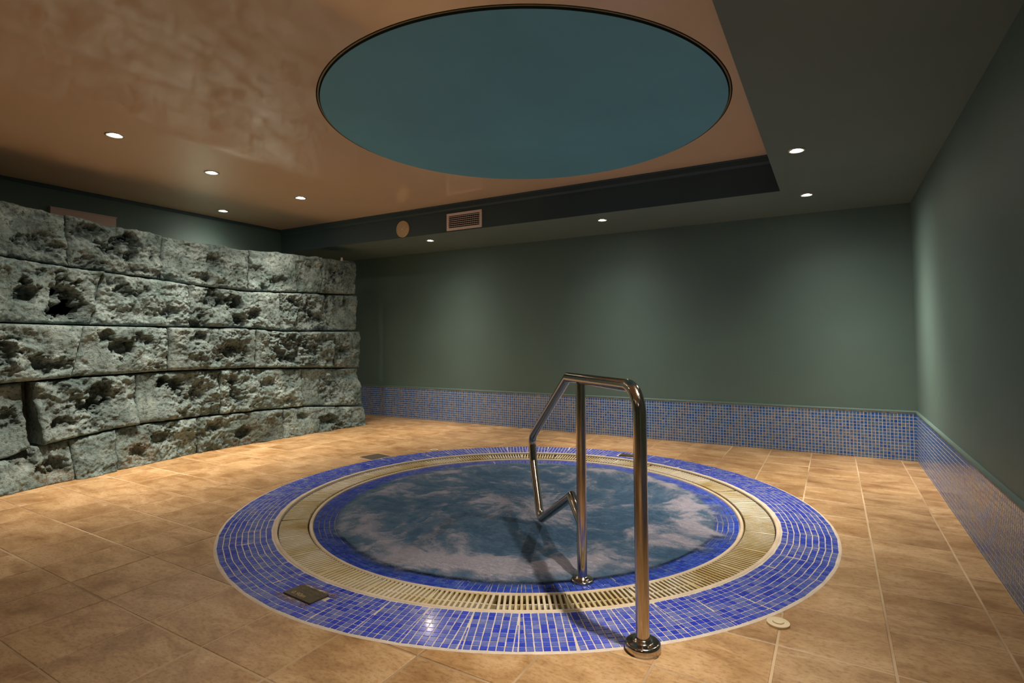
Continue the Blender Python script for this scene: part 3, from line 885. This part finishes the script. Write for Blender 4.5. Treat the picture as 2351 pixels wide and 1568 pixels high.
row([(1.2, 1.2), (2.03, 2.02), (2.33, 2.33), (3.05, 3.03), (3.955, 3.965), (5.073, 5.07)], J1, J2, [-0.03, 0.02, 0.0, 0.01, 0.012],
    {0: [(1.72, .22, .08, .08, .06), (1.9, .12, .10, .06, .06)], 2: [(2.7, .2, .10, .06, .05), (2.5, .12, .07, .06, .04)], 3: [(3.5, .12, .12, .06, .05), (3.2, .22, .06, .05, .03)], 4: [(4.5, .12, .12, .06, .05), (4.2, .2, .06, .04, .03)]})
# the wall goes on past the left edge of the picture
for lo, hi, ys in ((J5, TOP, (-2.55, -1.7, -0.8, 0.2, 1.24)), (J4, J5, (-2.55, -1.3, -0.3, 0.5, 1.24)), (J3, J4, (-2.55, -1.8, -0.9, 0.1, 1.24)), (J2, J3, (-2.55, -1.4, -0.5, 0.45, 1.24)), (J1, J2, (-2.55, -1.5, -0.4, 0.4, 1.19))):
    row([(q, q) for q in ys], lo, hi, [0.0, 0.012, -0.01], {})

part_wall = empty('stone_partition', (-5.4, 2.0, 0))
tag(part_wall, 'rough grey green wall of large pitted stone blocks to the left of the pool', 'wall')
part_off = Vector((-5.4, 2.0, 0))
def stone_block(spec, seed):
    b0, t0, b1, t1, lo, hi, out, hollows = spec
    fine = b1 > 1.3
    step = 0.0065 if fine else 0.03
    W = ((b1 - b0) + (t1 - t0)) / 2; Hh = abs(lerp_pts(hi, (b0 + b1) / 2) - lerp_pts(lo, (b0 + b1) / 2))
    nu = max(8, int(W / step)); nv = max(6, int(Hh / step))
    u = np.linspace(0, 1, nu); v = np.linspace(0, 1, nv)
    # denser sampling near the rounded arrises
    U, Vv = np.meshgrid(u, v, indexing='ij'); U = U.ravel(); Vv = Vv.ravel()
    yl = b0 + (t0 - b0) * Vv; yr = b1 + (t1 - b1) * Vv
    Y = yl + (yr - yl) * U
    zl = np.interp(Y, [p[0] for p in lo], [p[1] for p in lo]); zh = np.interp(Y, [p[0] for p in hi], [p[1] for p in hi])
    g = 0.006
    top = hi is TOP
    Z = zl + (0 if lo is J1 else g) + (zh - zl - g * (1 if lo is J1 else 2)) * Vv
    # distance to the block outline with a wobbling edge
    S = np.stack([np.full_like(Y, seed * 3.7), Y, Z], 1)
    wob = 0.012 * fbm(S * 7, 3)
    eu = np.minimum(U, 1 - U) * W; ev = np.minimum(Vv, 1 - Vv) * Hh
    if lo is J1: ev = np.where(Vv < 0.5, 1.0, ev)
    de = np.minimum(eu, ev) + wob
    # smooth corner
    Rr = 0.034
    t = np.clip(de / Rr, 0, 1)
    edge = Rr * (1 - np.sqrt(np.clip(1 - (1 - t) ** 2, 0, 1)))
    fx = XF + (np.interp(Y, [p[0] for p in BASE], [p[1] for p in BASE]) - XF) * np.clip((0.62 - Z) / 0.62, 0, 1)
    big = fbm(S * 2.6 + 9.0, 3); med = fbm(S * 9.0 + 2.0, 4, 0.55); rdg = fbm(S * 5.0 + 31, 4, 0.5, True)
    fin = fbm(S * 38 + 3.0, 3, 0.6)
    rough_mask = np.clip(0.45 + 2.2 * fbm(S * 1.6 + 50, 2), 0.12, 1.0)      # dressed patches stay smoother
    wl = worley(S * 13 + wobv(S)); pitm = np.clip((0.30 - wl) / 0.30, 0, 1) * rough_mask
    wl2 = worley(S * 34.0 + 7.7); pit2 = np.clip((0.36 - wl2) / 0.36, 0, 1) * rough_mask
    gmask = np.clip(fbm(S * 3.4 + 77, 3) * 3.2 - 0.25, 0, 1)
    med = fbm(S * 8.0 + 2.0 + 1.2 * wobv(S), 5, 0.62); wlump = worley(S * np.array([1, 6.0, 8.0]) + 1.2 * wobv(S) + 5.5); wl3 = worley(S * np.array([1, 15.0, 17.0]) + 0.8 * wobv(S) + 1.5)
    d = out - edge + 0.055 * big + rough_mask * (0.050 * (0.5 - wlump) + 0.016 * (0.5 - wl3)) + rough_mask * (0.085 * med + 0.030 * (rdg - 0.3)) + 0.015 * fin * (0.4 + rough_mask) - 0.020 * pitm - 0.010 * pit2 - 0.045 * gmask * np.clip(0.3 + 3 * med, 0, 1)
    dark = np.clip(pitm * 0.5 + 0.45 * pit2 + rough_mask * (0.9 * (wlump - 0.55) + 0.5 * (wl3 - 0.55) - 1.1 * med), 0, 0.85)  # shade in pits and low creases, painted into the stone colour
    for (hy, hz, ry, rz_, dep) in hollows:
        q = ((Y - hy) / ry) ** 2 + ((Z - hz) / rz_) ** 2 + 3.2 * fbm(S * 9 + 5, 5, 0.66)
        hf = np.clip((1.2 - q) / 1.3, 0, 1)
        d -= dep * 1.5 * hf; dark = np.maximum(dark, hf * 0.35)  # hollows get painted shade besides their depth
    if seed == 5:      # black blotches on the smoother end stone
        bl = np.clip((fbm(S * np.array([1, 26.0, 18.0]) + 3, 4, 0.6) - 0.10) * 9, 0, 1) * np.exp(-((Y - 4.76) / 0.13) ** 2 - ((Z - 1.86) / 0.14) ** 2) * 1.6
        dark = np.maximum(dark, np.clip(bl, 0, 1)); d = d - 0.012 * np.clip(bl, 0, 1)
    fade = np.clip(de / 0.015, 0.25, 1)
    Xx = fx + np.maximum(d, -0.16)
    Y2 = Y + 0.010 * fbm(S * 16 + 60, 3) * fade + 0.004 * np.where(de < 0.03, fin, 0)
    Z2 = Z + 0.010 * fbm(S * 16 + 90, 3) * fade
    if top: Z2 = Z2 + np.where(Vv > 0.9, 1, 0) * 0.022 * fbm(np.stack([Y * 5, Y * 0 + seed, Y * 0], 1), 3)
    if lo is J1: Z2 = np.maximum(Z2, 0.0); Z2 = np.where(Vv == 0, -0.002, Z2)
    V0 = np.stack([Xx, Y2, Z2], 1)
    ids = np.arange(nu * nv).reshape(nu, nv)
    q = np.stack([ids[:-1, :-1], ids[1:, :-1], ids[1:, 1:], ids[:-1, 1:]], -1).reshape(-1, 4)
    # sides running back into the wall
    ring = np.concatenate([ids[:, 0], ids[-1, 1:], ids[-2::-1, -1], ids[0, -2:0:-1]])
    nb = len(ring); Bk = V0[ring].copy(); Bk[:, 0] = -5.44 if top else -5.36
    if top: 
        Bk[:, 2] = np.where(Bk[:, 2] > lerp_pts(hi, (b0 + b1) / 2) - 0.06, Bk[:, 2] - 0.01, Bk[:, 2])
    base_i = len(V0); Vall = np.concatenate([V0, Bk])
    sides = [(int(ring[(k + 1) % nb]), int(ring[k]), base_i + k, base_i + (k + 1) % nb) for k in range(nb)]
    faces = [tuple(x) for x in q.tolist()] + sides + [tuple(range(base_i + nb - 1, base_i - 1, -1))]
    c = V0.mean(0); Vall = Vall - c
    me = bpy.data.meshes.new('stone_block'); me.from_pydata(Vall.tolist(), [], faces)
    smf = [True] * len(q) + [False] * (nb + 1)
    me.polygons.foreach_set('use_smooth', smf)
    at = me.attributes.new('pit_shade_blotch', 'FLOAT', 'POINT'); at.data.foreach_set('value', np.concatenate([dark, np.full(nb, 0.3)]).astype(np.float32))
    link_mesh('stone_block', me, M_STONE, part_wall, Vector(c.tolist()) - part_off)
def wobv(S): return 0.35 * np.stack([fbm(S * 9, 2), fbm(S * 9 + 8, 2), fbm(S * 9 + 16, 2)], 1)
for i, sp_ in enumerate(BL): stone_block(sp_, i + 1)
# mortar core behind the stones
mb = MB()
ys = np.linspace(-2.6, 5.03, 60)
zs = [-0.002, 0.15, 0.3, 0.5, 0.7, 1.0, 1.3, 1.6, 1.93]
vs = []; nz = len(zs)
for y in ys:
    for z in zs: vs.append((face_x(y, z) - (0.19 if z < 1.9 else 0.16), y, z))
fs = [(i * nz + k, (i + 1) * nz + k, (i + 1) * nz + k + 1, i * nz + k + 1) for i in range(len(ys) - 1) for k in range(nz - 1)]
bb = len(vs)
for y in ys: vs += [(-5.62, y, 1.93), (-5.62, y, -0.002)]
for i in range(len(ys) - 1):
    fs += [(i * nz + nz - 1, (i + 1) * nz + nz - 1, bb + 2 * (i + 1), bb + 2 * i), (bb + 2 * i, bb + 2 * (i + 1), bb + 2 * (i + 1) + 1, bb + 2 * i + 1)]
e = (len(ys) - 1)
fs += [tuple([e * nz + k for k in range(nz)] + [bb + 2 * e, bb + 2 * e + 1])]
mb.add([(x + 5.4, y - 2.0, z) for x, y, z in vs], fs)
mb.build('mortar', M_MORTAR, part_wall)

# little peg on top of the partition
mb = MB(); mb.box(-0.008, 0.008, -0.008, 0.008, -0.02, 0.016); mb.box(-0.012, 0.012, -0.012, 0.012, -0.03, -0.012)
o = mb.build('peg', M_WHITE, None, (-5.27, 4.86, 2.055)); tag(o, 'tiny pale peg on top of the stone wall near its far end', 'peg')
# pale panel behind the partition
pan = empty('wall_panel', (XL, 2.4, 2.26)); tag(pan, 'pale pinkish horizontal panel on the left wall peeking over the stone wall', 'panel')
mb = MB(); mb.box(0, 0.05, -0.12, 0.422, -0.10, 0.034); mb.build('board', M_PINK, pan)
mb = MB(); mb.box(0.0, 0.056, -0.124, 0.428, 0.028, 0.038); mb.build('edge_strip', M_PINK, pan)

# ------------------------------------------------------------------ ceiling disc
disc = empty('ceiling_disc', (CX, CY, ZC)); tag(disc, 'large round teal blue panel hanging just below the glossy ceiling over the pool', 'ceiling panel')
mb = MB(); mb.lathe([(0.0005, -0.010), (1.290, -0.010)], (0, 0, 0), 160); mb.build('panel', M_DISC, disc)
mb = MB(); mb.lathe([(1.290, -0.010), (1.2905, 0.0), (1.284, 0.03), (1.284, 0.06), (0.0005, 0.06)], (0, 0, 0), 160); mb.build('side_rim', M_FACE, disc)
mb = MB(); mb.lathe([(1.284, 0.030), (1.3115, 0.030), (1.3115, -0.0005)], (0, 0, 0), 160); mb.build('shadow_gap', M_BLACK, disc)
mb = MB()
mb.lathe([(1.2965, 0.012), (1.2965, -0.001), (1.3055, -0.001), (1.3055, 0.012)], (0, 0, 0), 220, False)
mb.build('ribbed_profile', M_OLIVE, disc)

# ------------------------------------------------------------------ spotlights
def spotlight(x, y, z, R, label, tilt=(0, 0), power=1.0, group='recessed round halogen spotlights'):
    t = empty('spotlight', (x, y, z)); tag(t, label, 'spotlight', group)
    mb = MB()
    mb.lathe([(R, 0.0), (R, -0.004), (R - 0.004, -0.006), (R * 0.70, -0.005), (R * 0.66, 0.004), (R * 0.50, 0.014), (R * 0.47, 0.0)], (0, 0, 0), 40)
    mb.build('trim_ring', M_TRIM, t)
    mb = MB()
    rb = R * 0.46
    mb.lathe([(rb, -0.001), (rb * 0.9, -0.0045), (rb * 0.5, -0.007), (0.0005, -0.008)], (0, 0, 0), 32)
    mb.build('bulb', M_BULB, t)
    ld = bpy.data.lights.new('spotlight_beam', 'SPOT'); ld.energy = SPOT_W * power; ld.color = LAMP_COL
    ld.spot_size = math.radians(160); ld.spot_blend = 0.6; ld.shadow_soft_size = 0.022
    # halogen reflector: a bright core and a soft wide skirt
    ld.use_nodes = True; ln = ld.node_tree; LN, LL = ln.nodes, ln.links
    emn = next(q for q in LN if q.type == 'EMISSION')
    tcn = LN.new('ShaderNodeTexCoord'); sx = LN.new('ShaderNodeSeparateXYZ'); LL.new(tcn.outputs['Normal'], sx.inputs[0])
    th = mathn(LN, LL, 'ARCCOSINE', mathn(LN, LL, 'ABSOLUTE', sx.outputs[2], None, True))
    def lobe(w, sig):
        q = mathn(LN, LL, 'DIVIDE', th, math.radians(sig)); q = mathn(LN, LL, 'MULTIPLY', q, q)
        return mathn(LN, LL, 'MULTIPLY', mathn(LN, LL, 'EXPONENT', mathn(LN, LL, 'MULTIPLY', q, -1.0)), w)
    LL.new(mathn(LN, LL, 'ADD', lobe(0.80, 23), lobe(0.20, 42)), emn.inputs['Strength'])
    lo = bpy.data.objects.new('beam', ld); COL.objects.link(lo); lo.parent = t; lo.location = (0, 0, -0.018)
    lo.rotation_euler = (math.radians(tilt[1]), math.radians(tilt[0]), 0)
    return t
names = ['leftmost recessed spotlight of the glossy ceiling nearest the camera', 'recessed spotlight second along the row above the stone wall face',
         'recessed spotlight in the glossy ceiling nearest the round blue disc', 'small recessed spotlight in the glossy ceiling behind the stone wall']
for (x, y), nm, tl in zip(CEIL_LAMPS, names, [(6, 0), (3, 0), (2, 0), (0, 0)]): spotlight(x, y, ZC, 0.060, nm, tl, 1.25)
names = ['recessed spotlight in the right bulkhead nearer the camera', 'recessed spotlight in the bulkhead corner by the right wall',
         'recessed spotlight midway along the rear bulkhead underside', 'recessed spotlight in the rear bulkhead below the air vent']
for (x, y), nm, tl, pw in zip(SOFFIT_LAMPS, names, [(12, 0), (-16, 0), (0, 0), (0, 0)], [1.25, 1.35, 1, 1]): spotlight(x, y, ZS, 0.050, nm, tl, pw)
# lamps the frame does not reach: the one over the handrail and unseen fill lamps added behind the camera
spotlight(-0.165, 1.75, ZS, 0.050, 'recessed spotlight in the right bulkhead beside the handrail, outside the picture', (16, 0), 0.95)
spotlight(-0.165, -0.55, ZS, 0.050, 'added fill spotlight in the right bulkhead behind the camera, outside the picture')
spotlight(-4.40, -0.6, ZC, 0.060, 'added fill spotlight at the near end of the stone wall, outside the picture', (4, 0), 0.6)
spotlight(-2.3, -1.0, ZC, 0.060, 'added fill spotlight in the glossy ceiling behind the camera, outside the picture', (0, 0), 0.3)

# ------------------------------------------------------------------ vent, speaker
vent = empty('air_vent', (-3.368, YK, 2.311)); tag(vent, 'white rectangular louvred air vent on the dark rear bulkhead', 'vent')
W2, H2 = 0.225, 0.0915
mb = MB()
bz = 0.026
for (x0, x1, z0, z1) in ((-W2, W2, H2 - bz, H2), (-W2, W2, -H2, -H2 + bz), (-W2, -W2 + bz, -H2 + bz, H2 - bz), (W2 - bz, W2, -H2 + bz, H2 - bz)):
    mb.box(x0, x1, -0.012, 0.0, z0, z1)
mb.build('frame', M_WHITE, vent)
mb = MB(); mb.box(-W2 + bz, W2 - bz, -0.001, 0.0, -H2 + bz, H2 - bz); mb.build('dark_opening', M_BLACK, vent)
for k in range(6):
    z = -H2 + bz + (2 * (H2 - bz)) * (k + 0.8) / 6.4
    mb = MB(); mb.add([(-W2 + bz, -0.012, -0.0045), (W2 - bz, -0.012, -0.0045), (W2 - bz, -0.012, 0.0015), (-W2 + bz, -0.012, 0.0015), (-W2 + bz, -0.002, 0.001), (W2 - bz, -0.002, 0.001), (W2 - bz, -0.002, 0.004), (-W2 + bz, -0.002, 0.004)],
                      [(0, 1, 2, 3), (3, 2, 6, 7), (0, 4, 5, 1), (4, 7, 6, 5)])
    mb.build('louvre', M_WHITE, vent, (0, 0, z))
for k in range(15):
    x = -W2 + bz + (2 * (W2 - bz)) * (k + 0.5) / 15
    mb = MB(); mb.box(-0.0010, 0.0010, -0.0040, -0.001, -H2 + bz, H2 - bz); mb.build('blade', M_PINKD, vent, (x, 0, 0))

spk = empty('loudspeaker', (-4.217, YK, 2.306)); tag(spk, 'round cream flush loudspeaker left of the air vent on the bulkhead', 'loudspeaker')
mb = MB(); mb.lathe([(0.094, 0.0), (0.094, 0.008), (0.090, 0.012), (0.084, 0.012), (0.082, 0.009)], (0, 0, 0), 48, True, 'y'); mb.build('rim', M_CREAMGR, spk)
mb = MB(); mb.lathe([(0.083, 0.008), (0.05, 0.011), (0.0005, 0.013)], (0, 0, 0), 40, True, 'y'); mb.build('grille', M_CREAMGR, spk)
holes = MB(); 
for ring in range(1, 11):
    r = 0.0075 * ring + 0.006
    n = int(2 * PI * r / 0.0085)
    for k in range(n):
        a = 2 * PI * k / n + ring * 0.4
        x, z = r * math.cos(a), r * math.sin(a); h = 0.0026; yy = -(0.0135 - 0.002 * (r / 0.05) ** 1.0 - 0.0001)
        if random.random() < 0.62:
            holes.add([(x + h * math.cos(t), yy - 0.0006, z + h * math.sin(t)) for t in (0.5, 1.57 + 0.5, 3.14 + 0.5, 4.71 + 0.5)], [(0, 1, 2, 3)])
o = holes.build('perforation', simple('speaker_holes', (0.26, 0.18, 0.08), 0.7), spk); tag(o, kind='stuff')
mb = MB(); mb.lathe([(0.010, 0.010), (0.010, 0.016), (0.006, 0.018), (0.0005, 0.018)], (0, 0, 0), 20, True, 'y'); mb.build('centre_button', M_WHITE, spk)

# ------------------------------------------------------------------ plates and caps in the floor
def text_part(body, size, parent, mat_, loc, rz=0, width=None):
    cu = bpy.data.curves.new('lettering', 'FONT'); cu.body = body; cu.size = size; cu.align_x = 'CENTER'; cu.align_y = 'CENTER'
    cu.extrude = 0.0004; cu.resolution_u = 4
    to = bpy.data.objects.new('tmp_text', cu); COL.objects.link(to)
    dg = bpy.context.evaluated_depsgraph_get(); me = bpy.data.meshes.new_from_object(to.evaluated_get(dg))
    bpy.data.objects.remove(to, do_unlink=True); bpy.data.curves.remove(cu)
    xs = [v.co.x for v in me.vertices]
    if width:
        k = width / (max(xs) - min(xs))
        for v in me.vertices: v.co.x *= k
    me.materials.clear()
    o = link_mesh('lettering', me, mat_, parent, loc); o.rotation_euler = (0, 0, rz); return o
def depth_plate(loc, rz, label, flip=0):
    t = empty('depth_plate', loc, rz); tag(t, label, 'sign')
    mb = MB(); mb.prism([(-0.088, -0.045), (0.088, -0.045), (0.088, 0.045), (-0.088, 0.045)], -0.001, 0.006, 0.0012); mb.build('plate', M_PLATE, t)
    text_part('NO DIVING', 0.022, t, M_FAINT, (0, 0.022, 0.0062), flip, 0.125)
    text_part('0.90m', 0.030, t, M_LETTER, (-0.016, -0.022, 0.0063), flip, 0.085)
    mb = MB(); n = 40
    for k in range(n):
        x0 = -0.045 + 0.09 * k / n; x1 = -0.045 + 0.09 * (k + 1) / n
        f = lambda x: 0.003 * math.sin(x / 0.09 * 2 * PI * 2) + 0.001
        mb.add([(x0, f(x0) - 0.0012, 0.0068), (x1, f(x1) - 0.0012, 0.0068), (x1, f(x1) + 0.0012, 0.0068), (x0, f(x0) + 0.0012, 0.0068)], [(0, 1, 2, 3)])
    mb.build('wave_line', M_FAINT, t)
    for sx in (-0.078, 0.078):
        mb = MB(); mb.lathe([(0.0035, 0), (0.003, 0.001), (0.0002, 0.0012)], (0, 0, 0), 12); mb.build('screw', M_FAINT, t, (sx, -0.0, 0.006))
    return t
s1 = depth_plate((S1C[0], S1C[1], 0.003), S1A, 'dark metal depth plate reading 0.90m set in the near left mosaic')
# smeared sealant and scuffed tile around the near plate
m, nt, N, L, b = new_mat('smeared_sealant'); M_SEAL = m
n = noise_node(N, L, wpos(N), 55, 5, 0.7, 0.6)
r = ramp(N, L, n.outputs['Fac'], [(0.36, (0.05, 0.045, 0.22)), (0.50, (0.17, 0.12, 0.20)), (0.64, (0.40, 0.31, 0.26))])
L.new(r.outputs[0], b.inputs['Base Color']); b.inputs['Roughness'].default_value = 0.25
bump(N, L, n.outputs['Fac'], 0.4, 0.004, b)
nt_ = noise_node(N, L, wpos(N), 38, 4, 0.7, 0.5)
al = ramp(N, L, nt_.outputs['Fac'], [(0.44, (0.1, 0.1, 0.1)), (0.56, (0.85, 0.85, 0.85))]); L.new(al.outputs[0], b.inputs['Alpha'])
mb = MB()
def strip(x0, x1, y0, y1, n=14):
    for k in range(n):
        a0 = x0 + (x1 - x0) * k / n; a1 = x0 + (x1 - x0) * (k + 1) / n
        w0 = 0.002 * math.sin(k * 2.1); w1 = 0.002 * math.sin((k + 1) * 2.1)
        mb.add([(a0, y0 + w0, 0.0006), (a1, y0 + w1, 0.0006), (a1, y1 - w1, 0.0006), (a0, y1 - w0, 0.0006)], [(0, 1, 2, 3)])
strip(-0.118, 0.100, -0.074, -0.044); mb.build('sealant', M_SEAL, s1)
mb = MB(); strip(-0.085, 0.128, 0.044, 0.074); mb.build('sealant', M_SEAL, s1)
depth_plate((-1.600, 4.830, 0.003), PI, 'dark depth plate in the far mosaic behind the handrail post')

cov = empty('access_cover', (-3.588, 3.714, 0.0)); tag(cov, 'square dark cover plate with pale edging left of the pool mosaic', 'cover')
mb = MB(); q = [(x + 3.588, y - 3.714) for x, y in SIGN2]
mb.prism(q, -0.003, 0.0040, 0.001); mb.build('plate', simple('dark_grey_cover', (0.075, 0.062, 0.048), 0.5), cov)
mb = MB()
for i in range(4):
    a, c = q[i], q[(i + 1) % 4]; k = 1.05
    mb.add([(a[0], a[1], 0.003), (c[0], c[1], 0.003), (c[0] * k, c[1] * k, 0.003), (a[0] * k, a[1] * k, 0.003)], [(0, 3, 2, 1)])
    mb.add([(a[0] * k, a[1] * k, -0.003), (c[0] * k, c[1] * k, -0.003), (c[0] * k, c[1] * k, 0.003), (a[0] * k, a[1] * k, 0.003)], [(0, 1, 2, 3)])
mb.build('frame', M_LIP, cov)

def cap(loc, label, R=0.0395):
    t = empty('floor_cap', loc); tag(t, label, 'cap')
    mb = MB(); mb.lathe(disc_prof(R, 0.0, 0.0085, 0.0015), (0, 0, 0), 40); mb.build('base', M_CAP, t)
    mb = MB(); mb.lathe(disc_prof(R * 0.5, 0.008, 0.0130, 0.0012), (0, 0, 0), 32); mb.build('button', M_CAP, t)
cap((-0.198, 2.262, 0.0), 'round ivory floor cap with centre button near the handrail foot')
cap((-3.304, 4.202, 0.0), 'small round ivory floor cap beyond the far rim of the pool')
